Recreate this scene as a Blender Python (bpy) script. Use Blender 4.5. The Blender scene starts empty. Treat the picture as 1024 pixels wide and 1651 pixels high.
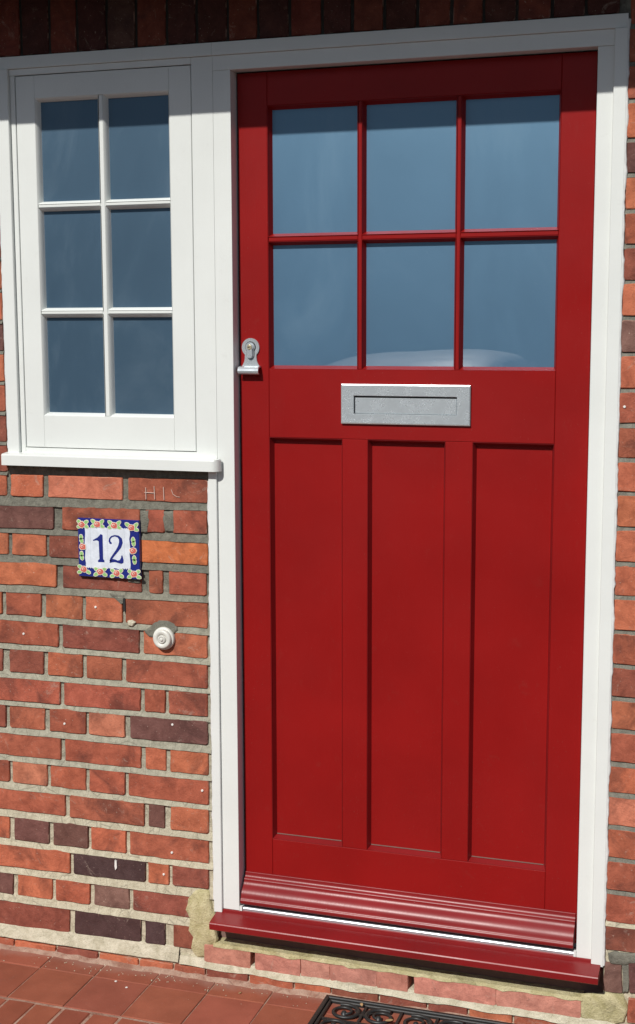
import bpy, bmesh, math, random
from mathutils import Vector, Matrix
random.seed(7)
S = bpy.context.scene
COL = S.collection

# ------------------------------------------------------------------ camera
CX, CY, CZ = 1.1999, -3.0405, 1.46825
YAW, PITCH, ROLL, FPX = 0.31462, -0.13628, -0.0028, 2208.94
def cam_axes():
    F = Vector((-math.sin(YAW)*math.cos(PITCH), math.cos(YAW)*math.cos(PITCH), math.sin(PITCH)))
    R = Vector((math.cos(YAW), math.sin(YAW), 0)); U = R.cross(F)
    c, s = math.cos(ROLL), math.sin(ROLL)
    return c*R+s*U, -s*R+c*U, F
AR, AU, AF = cam_axes()
cd = bpy.data.cameras.new('camera'); cam = bpy.data.objects.new('camera', cd); COL.objects.link(cam)
cam.matrix_world = Matrix(((AR.x, AU.x, -AF.x, CX), (AR.y, AU.y, -AF.y, CY), (AR.z, AU.z, -AF.z, CZ), (0, 0, 0, 1)))
cd.sensor_fit = 'VERTICAL'; cd.sensor_height = 36; cd.lens = FPX/1651*36
cd.clip_start = .05; cd.clip_end = 2000
S.camera = cam
# ------------------------------------------------------------------ sky, sun, exposure
SUN = Vector((-.20, -1, .90)).normalized()          # towards the sun
w = bpy.data.worlds.new('World'); S.world = w; w.use_nodes = True
nt = w.node_tree; nt.nodes.clear()
sky = nt.nodes.new('ShaderNodeTexSky'); sky.sky_type = 'NISHITA'; sky.sun_disc = False
sky.sun_elevation = math.asin(SUN.z); sky.sun_rotation = math.atan2(SUN.x, SUN.y)
bg = nt.nodes.new('ShaderNodeBackground'); bg.inputs[1].default_value = .070
wo = nt.nodes.new('ShaderNodeOutputWorld')
nt.links.new(sky.outputs[0], bg.inputs[0]); nt.links.new(bg.outputs[0], wo.inputs[0])
sl = bpy.data.lights.new('sun', 'SUN'); sl.energy = 3.8; sl.angle = math.radians(.53); sl.color = (1, .965, .91)
so = bpy.data.objects.new('sun', sl); COL.objects.link(so)
so.rotation_euler = (-SUN).to_track_quat('-Z', 'Y').to_euler(); so.location = (-1, -6, 6)
S.render.engine = 'CYCLES'
S.render.resolution_x = 635; S.render.resolution_y = 1024
vs = S.view_settings; vs.view_transform = 'Standard'; vs.look = 'None'; vs.exposure = 0; vs.gamma = 1; vs.use_curve_mapping = False

# ------------------------------------------------------------------ helpers
def ray(u, v): return AF + AR*((u-512)/FPX) - AU*((v-825.5)/FPX)
def W(u, v, y=0.):                                  # measured point -> point on the vertical plane y
    d = ray(u, v); t = (y-CY)/d.y
    return Vector((CX+d.x*t, y, CZ+d.z*t))
def G(u, v, z):
    d = ray(u, v); t = (z-CZ)/d.z
    return Vector((CX+d.x*t, CY+d.y*t, z))
def sr(r, g, b, k=.80):
    f = lambda c: (c/255/12.92 if c/255 <= .04045 else ((c/255+.055)/1.055)**2.4)
    return (f(r)/k, f(g)/k, f(b)/k)
ORG = {}
def tag(o, label=None, cat=None, group=None, kind=None):
    if label: o['label'] = label
    if cat: o['category'] = cat
    if group: o['group'] = group
    if kind: o['kind'] = kind
    return o
def thing(name, loc, label, cat, group=None):
    o = bpy.data.objects.new(name, None); COL.objects.link(o); o.empty_display_size = .05
    o.location = loc; ORG[o.name] = Vector(loc)
    return tag(o, label, cat, group)
def link(name, me, mat, parent=None, centre=None, label=None):
    o = bpy.data.objects.new(name, me); COL.objects.link(o)
    c = Vector(centre) if centre is not None else Vector((0, 0, 0))
    ORG[o.name] = c
    if parent is not None:
        o.parent = parent; o.location = c-ORG[parent.name]
    else: o.location = c
    if mat is not None and not me.materials: me.materials.append(mat)
    if label: o['label'] = label
    return o
class MB:
    def __init__(s): s.v = []; s.f = []; s.sm = []
    def add(s, vs, fs, smooth=False):
        n = len(s.v); s.v += [tuple(a) for a in vs]
        for f in fs: s.f.append([i+n for i in f]); s.sm.append(smooth)
    def box(s, x0, x1, y0, y1, z0, z1):
        s.add([(x0,y0,z0),(x1,y0,z0),(x1,y1,z0),(x0,y1,z0),(x0,y0,z1),(x1,y0,z1),(x1,y1,z1),(x0,y1,z1)],
              [(0,3,2,1),(4,5,6,7),(0,1,5,4),(1,2,6,5),(2,3,7,6),(3,0,4,7)])
    def cbox(s, x0, x1, y0, y1, z0, z1, c=.0012, cb=None):          # box, front edges (towards -y) chamfered
        f = [(x0+c,y0,z0+c),(x1-c,y0,z0+c),(x1-c,y0,z1-c),(x0+c,y0,z1-c)]
        m = [(x0,y0+c,z0),(x1,y0+c,z0),(x1,y0+c,z1),(x0,y0+c,z1)]
        b = [(x0,y1,z0),(x1,y1,z0),(x1,y1,z1),(x0,y1,z1)]
        fs = [(0,1,2,3),(8,11,10,9)]
        for i in range(4):
            j = (i+1) % 4
            fs += [(i,i+4,j+4,j),(i+4,i+8,j+8,j+4)]
        s.add(f+m+b, fs)
    def extx(s, prof, x0, x1, smooth=True, caps=True):               # prof: (y,z) closed loop
        n = len(prof)
        s.add([(x0,y,z) for y,z in prof]+[(x1,y,z) for y,z in prof], [(i,(i+1)%n,(i+1)%n+n,i+n) for i in range(n)], smooth)
        if caps:
            s.add([(x0,y,z) for y,z in prof], [tuple(range(n))[::-1]]); s.add([(x1,y,z) for y,z in prof], [tuple(range(n))])
    def exty(s, poly, y0, y1, smooth=False):                          # poly: (x,z) ; front at y0
        n = len(poly)
        s.add([(x,y0,z) for x,z in poly], [tuple(range(n))]); s.add([(x,y1,z) for x,z in poly], [tuple(range(n))[::-1]])
        s.add([(x,y0,z) for x,z in poly]+[(x,y1,z) for x,z in poly], [(i,i+n,(i+1)%n+n,(i+1)%n) for i in range(n)], smooth)
    def lathe_y(s, cx, cz, prof, n=36, smooth=True):                  # prof: (r,y)
        vs = []
        for r, y in prof:
            for k in range(n): a = 2*math.pi*k/n; vs.append((cx+r*math.cos(a), y, cz+r*math.sin(a)))
        fs = []
        for i in range(len(prof)-1):
            for k in range(n): j = (k+1) % n; fs.append((i*n+k, i*n+j, (i+1)*n+j, (i+1)*n+k))
        s.add(vs, fs, smooth); s.add(vs[-n:], [tuple(range(n))], False)
    def tube(s, pts, rad, n=6, up=Vector((0,0,1)), flat=1.):
        vs = []; m = len(pts)
        for i, p in enumerate(pts):
            p = Vector(p); d = (Vector(pts[min(i+1,m-1)])-Vector(pts[max(i-1,0)])).normalized()
            sd = d.cross(up).normalized(); r = rad[i] if isinstance(rad, (list, tuple)) else rad
            for k in range(n):
                a = 2*math.pi*k/n; vs.append(p+sd*math.cos(a)*r+up*math.sin(a)*r*flat)
        fs = [(i*n+k, i*n+(k+1)%n, (i+1)*n+(k+1)%n, (i+1)*n+k) for i in range(m-1) for k in range(n)]
        s.add(vs, fs, True); s.add(vs[:n], [tuple(range(n))[::-1]]); s.add(vs[-n:], [tuple(range(n))])
    def mesh(s, name):
        xs = list(zip(*s.v)); c = Vector([(min(a)+max(a))/2 for a in xs])
        me = bpy.data.meshes.new(name); me.from_pydata([Vector(v)-c for v in s.v], [], s.f)
        me.polygons.foreach_set('use_smooth', s.sm); me.update()
        bm = bmesh.new(); bm.from_mesh(me); bmesh.ops.recalc_face_normals(bm, faces=bm.faces); bm.to_mesh(me); bm.free()
        return me, c
    def build(s, name, mat, parent=None, label=None):
        me, c = s.mesh(name); return link(name, me, mat, parent, c, label)

# ------------------------------------------------------------------ materials
class NT:
    def __init__(s, name):
        s.m = bpy.data.materials.new(name); s.m.use_nodes = True; s.t = s.m.node_tree
        s.b = s.t.nodes['Principled BSDF']; s._tc = None
    def n(s, typ, **kw):
        n = s.t.nodes.new(typ)
        for k, v in kw.items(): setattr(n, k, v)
        return n
    def l(s, a, b): s.t.links.new(a, b)
    def put(s, sock, v):
        if hasattr(v, 'is_output'): s.l(v, sock)
        else: sock.default_value = (*v, 1) if isinstance(v, (tuple, list)) and len(v) == 3 and sock.type == 'RGBA' else v
    @property
    def tc(s):
        if not s._tc: s._tc = s.n('ShaderNodeTexCoord')
        return s._tc
    @property
    def pos(s): return s.n('ShaderNodeNewGeometry').outputs['Position']
    def rnd(s): return s.n('ShaderNodeObjectInfo').outputs['Random']
    def mapping(s, vec, scale=(1,1,1), loc=(0,0,0)):
        m = s.n('ShaderNodeMapping'); s.l(vec, m.inputs[0]); m.inputs['Scale'].default_value = scale; m.inputs['Location'].default_value = loc
        return m.outputs[0]
    def noise(s, scale, detail=4, rough=.6, vec=None, dist=0):
        n = s.n('ShaderNodeTexNoise'); n.inputs['Scale'].default_value = scale; n.inputs['Detail'].default_value = detail
        n.inputs['Roughness'].default_value = rough; n.inputs['Distortion'].default_value = dist
        s.l(vec if vec is not None else s.pos, n.inputs['Vector']); return n.outputs['Fac']
    def ramp(s, fac, a, b, va=0., vb=1., mode='LINEAR'):
        n = s.n('ShaderNodeMapRange'); n.interpolation_type = mode
        s.put(n.inputs[0], fac); n.inputs[1].default_value = a; n.inputs[2].default_value = b; n.inputs[3].default_value = va; n.inputs[4].default_value = vb
        return n.outputs[0]
    def mix(s, fac, a, b, mode='MIX'):
        n = s.n('ShaderNodeMix', data_type='RGBA', blend_type=mode); s.put(n.inputs[0], fac); s.put(n.inputs[6], a); s.put(n.inputs[7], b); return n.outputs[2]
    def math(s, op, a, b=0.):
        n = s.n('ShaderNodeMath', operation=op); s.put(n.inputs[0], a); s.put(n.inputs[1], b); return n.outputs[0]
    def bump(s, h, strength=.3, dist=.002, prev=None):
        n = s.n('ShaderNodeBump'); n.inputs['Strength'].default_value = strength; n.inputs['Distance'].default_value = dist
        s.l(h, n.inputs['Height'])
        if prev is not None: s.l(prev, n.inputs['Normal'])
        return n.outputs[0]
    def set(s, **kw):
        for k, v in kw.items(): s.put(s.b.inputs[k.replace('_', ' ')], v)
        return s.m

def offs(t):            # position shifted per object, so that no two pieces share a pattern
    c = t.n('ShaderNodeCombineXYZ'); r = t.rnd()
    t.l(t.math('MULTIPLY', r, 37.), c.inputs[0]); t.l(t.math('MULTIPLY', r, 91.), c.inputs[2])
    a = t.n('ShaderNodeVectorMath', operation='ADD'); t.l(t.pos, a.inputs[0]); t.l(c.outputs[0], a.inputs[1]); return a.outputs[0]

def brick_mat(name, pale=.45, dark=.55):
    t = NT(name); p = offs(t)
    base = t.n('ShaderNodeObjectInfo').outputs['Color']
    n1 = t.noise(24, 6, .68, p, .4); n2 = t.noise(140, 5, .75, p); n3 = t.noise(7, 5, .62, p, .9)
    c = t.mix(t.ramp(n1, .35, .68), t.mix(1., base, (.70,.64,.63), 'MULTIPLY'), t.mix(1., base, (1.22,1.20,1.19), 'MULTIPLY'))
    c = t.mix(t.math('MULTIPLY', t.ramp(n3, .50, .68, 0, 1, 'SMOOTHSTEP'), dark), c, (.060,.026,.023))
    c = t.mix(t.math('MULTIPLY', t.ramp(t.noise(48, 5, .7, p, .8), .63, .76), pale), c, (.50,.33,.25))
    c = t.mix(t.math('MULTIPLY', t.ramp(t.noise(16, 6, .75, p, 1.5), .60, .70), .40), c, (.46,.36,.29))
    c = t.mix(t.math('MULTIPLY', t.ramp(n2, .58, .70), .50), c, (.10,.05,.045))
    c = t.mix(t.math('MULTIPLY', t.ramp(t.noise(210, 2, .5, p), .70, .76), .5), c, (.62,.50,.40))
    b = t.bump(t.noise(420, 3, .7, p), .5, .0014); b = t.bump(n2, .5, .003, b); b = t.bump(n1, .4, .005, b)
    return t.set(Base_Color=c, Roughness=t.ramp(n2, .3, .7, .78, .95), Specular_IOR_Level=.25, Normal=b)

def mortar_mat():
    t = NT('mortar'); p = t.pos
    sx = t.n('ShaderNodeSeparateXYZ'); t.l(p, sx.inputs[0])
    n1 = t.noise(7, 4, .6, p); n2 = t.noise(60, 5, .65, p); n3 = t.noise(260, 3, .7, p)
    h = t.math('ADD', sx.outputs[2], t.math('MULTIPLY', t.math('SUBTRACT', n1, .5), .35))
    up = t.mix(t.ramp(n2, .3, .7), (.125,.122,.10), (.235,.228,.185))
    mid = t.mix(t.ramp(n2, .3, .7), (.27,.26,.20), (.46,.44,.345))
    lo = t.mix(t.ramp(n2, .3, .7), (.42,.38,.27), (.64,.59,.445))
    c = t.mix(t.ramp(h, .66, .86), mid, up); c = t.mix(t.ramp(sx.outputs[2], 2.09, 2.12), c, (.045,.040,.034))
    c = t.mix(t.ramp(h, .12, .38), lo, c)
    # the right-hand pier keeps its older, greyer pointing
    rg = t.math('MULTIPLY', t.ramp(sx.outputs[0], .86, .90), t.ramp(h, .10, .16))
    c = t.mix(rg, c, t.mix(t.ramp(n2, .3, .7), (.15,.145,.12), (.26,.25,.205)))
    c = t.mix(t.math('MULTIPLY', t.ramp(n3, .62, .75), .5), c, (.08,.075,.06))
    vo = t.n('ShaderNodeTexVoronoi', feature='DISTANCE_TO_EDGE'); vo.inputs['Scale'].default_value = 26; t.l(t.mapping(p, (1,1,.25)), vo.inputs['Vector'])
    crack = t.ramp(vo.outputs['Distance'], .0, .02, 1, 0)
    c = t.mix(t.math('MULTIPLY', crack, .45), c, (.10,.09,.07))
    b = t.bump(n3, .9, .0025); b = t.bump(n2, .8, .005, b)
    return t.set(Base_Color=c, Roughness=.95, Specular_IOR_Level=.15, Normal=b)

def patch_mat(name, a, b_):
    t = NT(name); p = t.pos; n1 = t.noise(30, 5, .65, p, .5); n2 = t.noise(240, 4, .7, p)
    c = t.mix(t.ramp(n1, .32, .62), a, b_); c = t.mix(t.math('MULTIPLY', t.ramp(n2, .56, .72), .6), c, tuple(x*.35 for x in a))
    c = t.mix(t.math('MULTIPLY', t.ramp(t.noise(11, 5, .7, p, 1.), .56, .72), .45), c, tuple(x*.45 for x in a))
    vo = t.n('ShaderNodeTexVoronoi', feature='DISTANCE_TO_EDGE'); vo.inputs['Scale'].default_value = 17; t.l(t.mapping(p, (1,1,1.6)), vo.inputs['Vector'])
    c = t.mix(t.math('MULTIPLY', t.ramp(vo.outputs['Distance'], .0, .012, 1, 0), .35), c, tuple(x*.3 for x in a))
    b = t.bump(n2, .9, .003); b = t.bump(n1, .6, .005, b)
    return t.set(Base_Color=c, Roughness=.95, Specular_IOR_Level=.15, Normal=b)

def paint_mat(name, base, rough=.35, coat=0., grain=.12, var=.05, spec=.5, dirt=.10):
    t = NT(name); p = t.pos; n1 = t.noise(5, 3, .5, p); n2 = t.noise(900, 2, .6, p); g = t.noise(1, 4, .6, t.mapping(p, (260, 60, 7)))
    c = t.mix(t.ramp(n1, .3, .7), tuple(x*(1-var) for x in base), tuple(min(1, x*(1+var)) for x in base))
    sm = t.noise(2.2, 5, .65, p, .7)
    d1 = t.noise(26, 6, .75, p, .4)
    c = t.mix(t.math('MULTIPLY', t.ramp(d1, .60, .80), dirt), c, (.16,.12,.09))
    c = t.mix(t.math('MULTIPLY', t.ramp(t.noise(310, 2, .5, p), .72, .78), dirt*1.5), c, (.40,.34,.28))
    b = t.bump(n2, grain, .0006); b = t.bump(g, grain, .0012, b); b = t.bump(t.noise(14, 2, .4, p), .05, .01, b)
    return t.set(Base_Color=c, Roughness=t.ramp(sm, .35, .7, rough*.85, rough*1.2), Specular_IOR_Level=spec, Coat_Weight=coat, Coat_Roughness=.12, Normal=b)

def metal_mat(name, base, rough, scratch=True):
    t = NT(name); p = t.pos; n1 = t.noise(35, 4, .6, p); n2 = t.noise(1, 3, .6, t.mapping(p, (60, 60, 900)))
    c = t.mix(t.ramp(n1, .38, .66), base, tuple(x*.86 for x in base)); c = t.mix(t.math('MULTIPLY', t.ramp(t.noise(190, 4, .7, p), .62, .78), .05), c, tuple(x*.45 for x in base))
    b = t.bump(n2, .12 if scratch else .03, .0006); b = t.bump(n1, .1, .002, b)
    return t.set(Base_Color=c, Metallic=.6, Roughness=t.ramp(n1, .3, .7, rough*.8, rough*1.25), Normal=b)

def glass_mat(name, base, spk, tint=(.42,.74,1.), ior=2.15):
    t = NT(name); p = t.pos
    n1 = t.noise(5, 4, .55, p); n2 = t.noise(700, 2, .5, p); n3 = t.noise(42, 5, .75, p, 1.2)
    c = t.mix(t.ramp(n1, .3, .7), tuple(x*.93 for x in base), tuple(x*1.07 for x in base))
    c = t.mix(t.ramp(n2, .35, .65), tuple(x*.94 for x in base), c)
    c = t.mix(t.math('MULTIPLY', t.ramp(n3, .70, .80), spk), c, (.42,.46,.48))       # dusty specks
    sm = t.noise(3.2, 6, .7, t.mapping(p, (1, 1, .45)), 1.)
    c = t.mix(t.math('MULTIPLY', t.ramp(sm, .52, .75), .12), c, (.30,.36,.40))      # smears
    b = t.bump(t.noise(520, 2, .5, p), .10, .0006)
    return t.set(Base_Color=c, Roughness=t.ramp(sm, .3, .7, .42, .50), IOR=ior, Specular_IOR_Level=1., Specular_Tint=tint, Normal=b,
                 Coat_Weight=1., Coat_Roughness=.004, Coat_IOR=1.75, Coat_Normal=t.bump(t.noise(2.5, 2, .5, p), .04, .02))

def tile_mat():
    t = NT('quarry_tile'); p = offs(t); q = t.pos
    base = t.n('ShaderNodeObjectInfo').outputs['Color']
    n1 = t.noise(14, 5, .6, p); n2 = t.noise(180, 4, .65, p); n3 = t.noise(6, 5, .7, q, .8)
    c = t.mix(t.ramp(n1, .3, .7), t.mix(1., base, (.86,.82,.80), 'MULTIPLY'), t.mix(1., base, (1.1,1.08,1.06), 'MULTIPLY'))
    sx = t.n('ShaderNodeSeparateXYZ'); t.l(q, sx.inputs[0])
    dust = t.math('MULTIPLY', t.ramp(t.math('ADD', sx.outputs[1], t.math('MULTIPLY', t.math('SUBTRACT', n3, .5), .10)), -.055, .0), .75)
    c = t.mix(dust, c, (.34,.21,.165))
    c = t.mix(t.math('MULTIPLY', t.ramp(n2, .62, .75), .45), c, (.42,.25,.19))
    c = t.mix(t.math('MULTIPLY', t.ramp(n3, .62, .78), .35), c, (.17,.10,.09))
    b = t.bump(n2, .3, .0012); b = t.bump(n1, .2, .004, b)
    return t.set(Base_Color=c, Roughness=t.ramp(n1, .3, .7, .6, .85), Specular_IOR_Level=.22, Normal=b)

def plain(name, base, rough=.5, **kw):
    t = NT(name); n = t.noise(60, 4, .6, t.pos); v = .10
    c = t.mix(t.ramp(n, .3, .7), tuple(x*(1-v) for x in base), tuple(min(1, x*(1+v)) for x in base))
    return t.set(Base_Color=c, Roughness=rough, Normal=t.bump(t.noise(350, 3, .6, t.pos), .15, .001), **kw)

M = {}
def rim_mat(name):
    t = NT(name); p = offs(t); base = t.n('ShaderNodeObjectInfo').outputs['Color']
    n1 = t.noise(38, 4, .6, p); n2 = t.noise(200, 3, .6, p)
    c = t.mix(t.math('MULTIPLY', t.ramp(n1, .50, .64), .55), t.mix(1., base, (.95,.92,.90), 'MULTIPLY'), (.44,.29,.22))
    c = t.mix(t.math('MULTIPLY', t.ramp(n2, .6, .7), .5), c, (.10,.07,.06))
    return t.set(Base_Color=c, Roughness=.95, Specular_IOR_Level=.15, Normal=t.bump(n2, .7, .003))
M['rim_'] = rim_mat('brick_worn_edge')
M['brick'] = brick_mat('brick_clay'); M['step'] = brick_mat('step_brick_clay', .5, .1)
M['mortar'] = mortar_mat()
M['yellow'] = patch_mat('yellow_mortar', (.42,.375,.19), (.62,.56,.34))
M['greymud'] = patch_mat('grey_mortar', (.14,.137,.112), (.235,.228,.185))
M['pale'] = patch_mat('pale_mortar', (.46,.42,.30), (.68,.63,.49))
M['white'] = paint_mat('white_paint', (.748,.774,.746), .38, 0, .16, .03, .4)
M['caulk'] = plain('white_caulk', (.74,.75,.73), .6)
M['gap'] = plain('dark_gap', (.02,.02,.02), .9)
M['red'] = paint_mat('red_paint', (.258,.0072,.0068), .40, 0, .24, .08, .20)
M['red2'] = paint_mat('red_cill_paint', (.215,.0092,.0105), .36, .0, .18, .12, .45)
M['alu'] = metal_mat('aluminium_strip', (.62,.65,.69), .35)
M['zinc'] = metal_mat('satin_metal', (.68,.74,.77), .28)
M['brass'] = metal_mat('lock_brass', (.62,.55,.36), .35, False)
M['dglass'] = glass_mat('door_frosted_glass', (.036,.082,.150), .8)
M['wglass'] = glass_mat('window_frosted_glass', (.029,.056,.090), .30, (.45,.74,1.), 1.75)
M['tile'] = tile_mat()
M['grout'] = patch_mat('tile_grout', (.30,.155,.11), (.46,.32,.245))
M['rubber'] = plain('black_rubber', (.020,.021,.021), .45, Specular_IOR_Level=.5)
M['leaf'] = plain('dry_leaf_brown', (.42,.27,.13), .8)
M['bell'] = plain('aged_white_plastic', (.70,.70,.64), .38)
M['bellmetal'] = plain('bell_grey', (.62,.61,.56), .35)
M['pwhite'] = plain('glazed_white', (.72,.77,.84), .12, Coat_Weight=.6)
M['pblue'] = plain('glazed_blue', (.012,.022,.20), .12, Coat_Weight=.6)
M['prose'] = plain('glazed_rose', (.62,.13,.10), .15)
M['pgreen'] = plain('glazed_green', (.30,.56,.20), .15)
M['pink'] = plain('glazed_pale_pink', (.80,.72,.60), .15)
M['chalk'] = plain('chalk', (.62,.45,.38), .95)
M['plug'] = plain('white_plug', (.80,.79,.74), .6)
M['dust'] = plain('settled_dust', (.20,.12,.10), .95)
M['soffit'] = plain('dark_soffit_timber', (.035,.024,.020), .7)

# ------------------------------------------------------------------ the ground
FZ = -.176
def ground_mat():
    t = NT('driveway'); p = t.pos
    br = t.n('ShaderNodeTexBrick'); t.l(t.mapping(p, (1,1,1)), br.inputs['Vector']); br.inputs['Scale'].default_value = 1.
    for k, v in (('Brick Width', .21), ('Row Height', .105), ('Mortar Size', .004)): br.inputs[k].default_value = v
    br.inputs['Color1'].default_value = (.080,.078,.074,1); br.inputs['Color2'].default_value = (.066,.064,.061,1); br.inputs['Mortar'].default_value = (.09,.085,.08,1)
    n = t.noise(3, 5, .6, p)
    return t.set(Base_Color=t.mix(t.ramp(n, .3, .7, 0, .5), br.outputs[0], (.06,.06,.058)), Roughness=.85, Normal=t.bump(br.outputs['Fac'], -.3, .004))
M['drive'] = ground_mat()
mb = MB(); mb.add([(-300,-600,FZ-.03),(300,-600,FZ-.03),(300,40,FZ-.03),(-300,40,FZ-.03)], [(0,1,2,3)])
g = mb.build('ground', M['drive']); tag(g, kind='structure')
# tiled path in front of the wall
path = MB(); path.box(-1.5, 1.9, -1.2, .03, FZ-.06, FZ-.0024)
path = path.build('tiled_path', M['grout']); tag(path, kind='structure')
def slab(name, x0, x1, y0, y1, zt, mat, parent, colr, c=.0015, j=.0008, th=.02):
    o = []
    for (x, y) in ((x0,y0),(x1,y0),(x1,y1),(x0,y1)): o.append((x+random.uniform(-j,j), y+random.uniform(-j,j)))
    cx, cy = (x0+x1)/2, (y0+y1)/2; tz = [zt+random.uniform(-.0009,.0009) for _ in range(4)]
    ins = [(x+(c if x < cx else -c), y+(c if y < cy else -c)) for x, y in o]
    m = MB(); m.add([(x,y,tz[i]) for i,(x,y) in enumerate(ins)]+[(x,y,tz[i]-c) for i,(x,y) in enumerate(o)]+[(x,y,zt-th) for x,y in o],
                    [(0,1,2,3)]+[f for i in range(4) for f in ((i,i+4,(i+1)%4+4,(i+1)%4),(i+4,i+8,(i+1)%4+8,(i+1)%4+4))])
    ob = m.build(name, mat, parent); ob.color = (*colr, 1); return ob
def vary(c, a=.1):
    k = 1+random.uniform(-a, a); return tuple(x*k*(1+random.uniform(-.04,.04)) for x in c)
TC = (.300,.094,.057)
xs = [-.520+.1545*k for k in range(-6, 15)]
YA, YB = -.083, -.247
for i in range(len(xs)-1):
    slab('tile', xs[i]+.0011, xs[i+1]-.0011, YA+.0011, .004, FZ, M['tile'], path, vary(TC))
    slab('tile', xs[i]+.0011, xs[i+1]-.0011, YB+.003, YA-.0011, FZ, M['tile'], path, vary(TC))
px = -1.43
while px < 1.85:
    for r in range(2):
        slab('paving_brick', px+.0025, px+.074, YB-.006-.222*(r+1)+.01, YB-.006-.222*r, FZ-.0002, M['tile'], path, vary((.30,.09,.053), .14), .003, .0016)
    px += .0765

# ------------------------------------------------------------------ the brick wall
C = {'O': sr(171,100,73), 'R': sr(152,86,66), 'B': sr(130,75,61), 'P': sr(104,72,66), 'D': sr(74,56,55), 'L': sr(180,112,88), 'Y': sr(183,104,66), 'G': sr(118,90,80), 'K': sr(82,36,30)}
wall = thing('brick_wall', (-.6, 0, FZ), 'orange-red brick house wall with grey mortar around the white door frame', 'wall')
def brick(poly, colr, parent, mat=None, y=0., name='brick', dep=.05, j=.0010, ins=.0017, seg=.030, grow=.0019):
    """poly: TL,TR,BR,BL as (x,z) on the wall face; a brick with a worn, uneven arris"""
    P = [Vector(p) for p in poly]; per = []
    for p, sx2, sz2 in zip(P, (-1,1,1,-1), (1,1,-1,-1)): p.x += sx2*grow; p.y += sz2*grow
    for a in range(4):
        p, q = P[a], P[(a+1) % 4]; n = max(2, min(7, int((q-p).length/seg)+1))
        d = (q-p).normalized(); nn = Vector((-d.y, d.x))
        for k in range(n):
            f = k/n
            pt = p.lerp(q, f)
            if k == 0:                                   # knocked-off corner
                r = random.uniform(.0012, .0038); prev = (P[a-1]-p).normalized()
                per.append(p+prev*r+Vector((random.uniform(-j,j), random.uniform(-j,j)))*.5); per.append(p+d*r)
            else: per.append(pt+d*random.uniform(-.005,.005)+nn*random.uniform(-j, j))
    cen = sum(per, Vector((0,0)))/len(per); n = len(per); y += random.uniform(-.0012,.0012)
    tx, tz = random.uniform(-.004,.004), random.uniform(-.008,.008)
    yy = lambda p: y+(p.x-cen.x)*tx+(p.y-cen.y)*tz
    vs = []; 
    for p in per:
        dd = cen-p; q = p+Vector((math.copysign(min(abs(dd.x)*.4, ins*random.uniform(.5,1.5)), dd.x), math.copysign(min(abs(dd.y)*.4, ins*random.uniform(.5,1.5)), dd.y)))
        vs.append((q.x, yy(q)+random.uniform(-.0003,.0004), q.y))
    for p in per: vs.append((p.x, yy(p)+random.uniform(.0015,.004), p.y))
    for p in per: vs.append((p.x, y+dep, p.y))
    vs.append((cen.x, yy(cen)-.0004, cen.y))
    fs = [(i, (i+1) % n, 3*n) for i in range(n)]
    for i in range(n): k = (i+1) % n; fs += [(i, i+n, k+n, k), (i+n, i+2*n, k+2*n, k+n)]
    m = MB(); m.add(vs, fs); o = m.build(name, mat or M['brick'], parent); o.data.materials.append(M['rim_'])
    o.data.polygons.foreach_set('material_index', [0]*n+[1, 0]*n); o.color = (*vary(colr, .06), 1); return o
def wx(u, v): q = W(u, v); return (q.x, q.z)

# measured courses: top at u=0/335, bottom at u=0/335, joints, clay colours
ROWS = [
 (765.8,775, 798,810.5, [(-62,9),(18,68),(78,196),(207,333.5)], 'OOLR'),
 (814.5,823.5, 850.5,860, [(-40,85),(101,225),(236,264),(280,332)], 'PRRR'),
 (858,876, 892,911, [(-40,12),(20,73),(80,137),(145,217),(225,333)], 'OOBRY'),
 (905,924, 940.4,960.5, [(-36,90),(102,227),(241,261),(273,331)], 'OBRR'),
 (953.5,971.5, 989,1013, [(-50,2),(10,65),(74,131),(139,196),(203,333)], 'OROOR'),
 (998.6,1024, 1035,1061, [(-30,93),(102,223),(232,333)], 'RBO'),
 (1044.5,1071.8, 1080.6,1109, [(-45,3),(16,69),(78,132),(140,195),(204,333)], 'BBORR'),
 (1091.5,1117.7, 1127.5,1154.5, [(-28,96),(104,225),(234,265),(273,333)], 'RRRR'),
 (1135.6,1164, 1170.4,1200.5, [(-48,8),(16,71),(81,137),(144,200),(211,333.5)], 'BORLP'),
 (1180.5,1213.7, 1214.7,1249.5, [(-30,97),(106,226),(235,266),(275,334.5)], 'RROO'),
 (1224.5,1258.7, 1257.7,1297, [(-48,14),(21,75),(82,137),(145,200),(208,335)], 'RLRRR'),
 (1270.4,1305.5, 1302.6,1343.5, [(-22,104),(113,231),(240,264),(276,335)], 'RRPO'),
 (1314.6,1354.7, 1349.8,1392, [(-40,14),(24,78),(87,141),(148,202),(210,335)], 'OPPOR'),
 (1360.5,1401.6, 1394.7,1433, [(-12,112),(119,233),(240,271),(279,335)], 'ODOB'),
 (1405.5,1449, 1438.7,1483, [(-38,20),(29,83),(91,144),(152,207),(215,306)], 'PORGB'),
 (1450.4,1497.5, 1488.5,1533, [(-12,111),(121,226),(235,265),(280,318)], 'BDDB'),
]
XW0 = -1.22
rowlines = []
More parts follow.
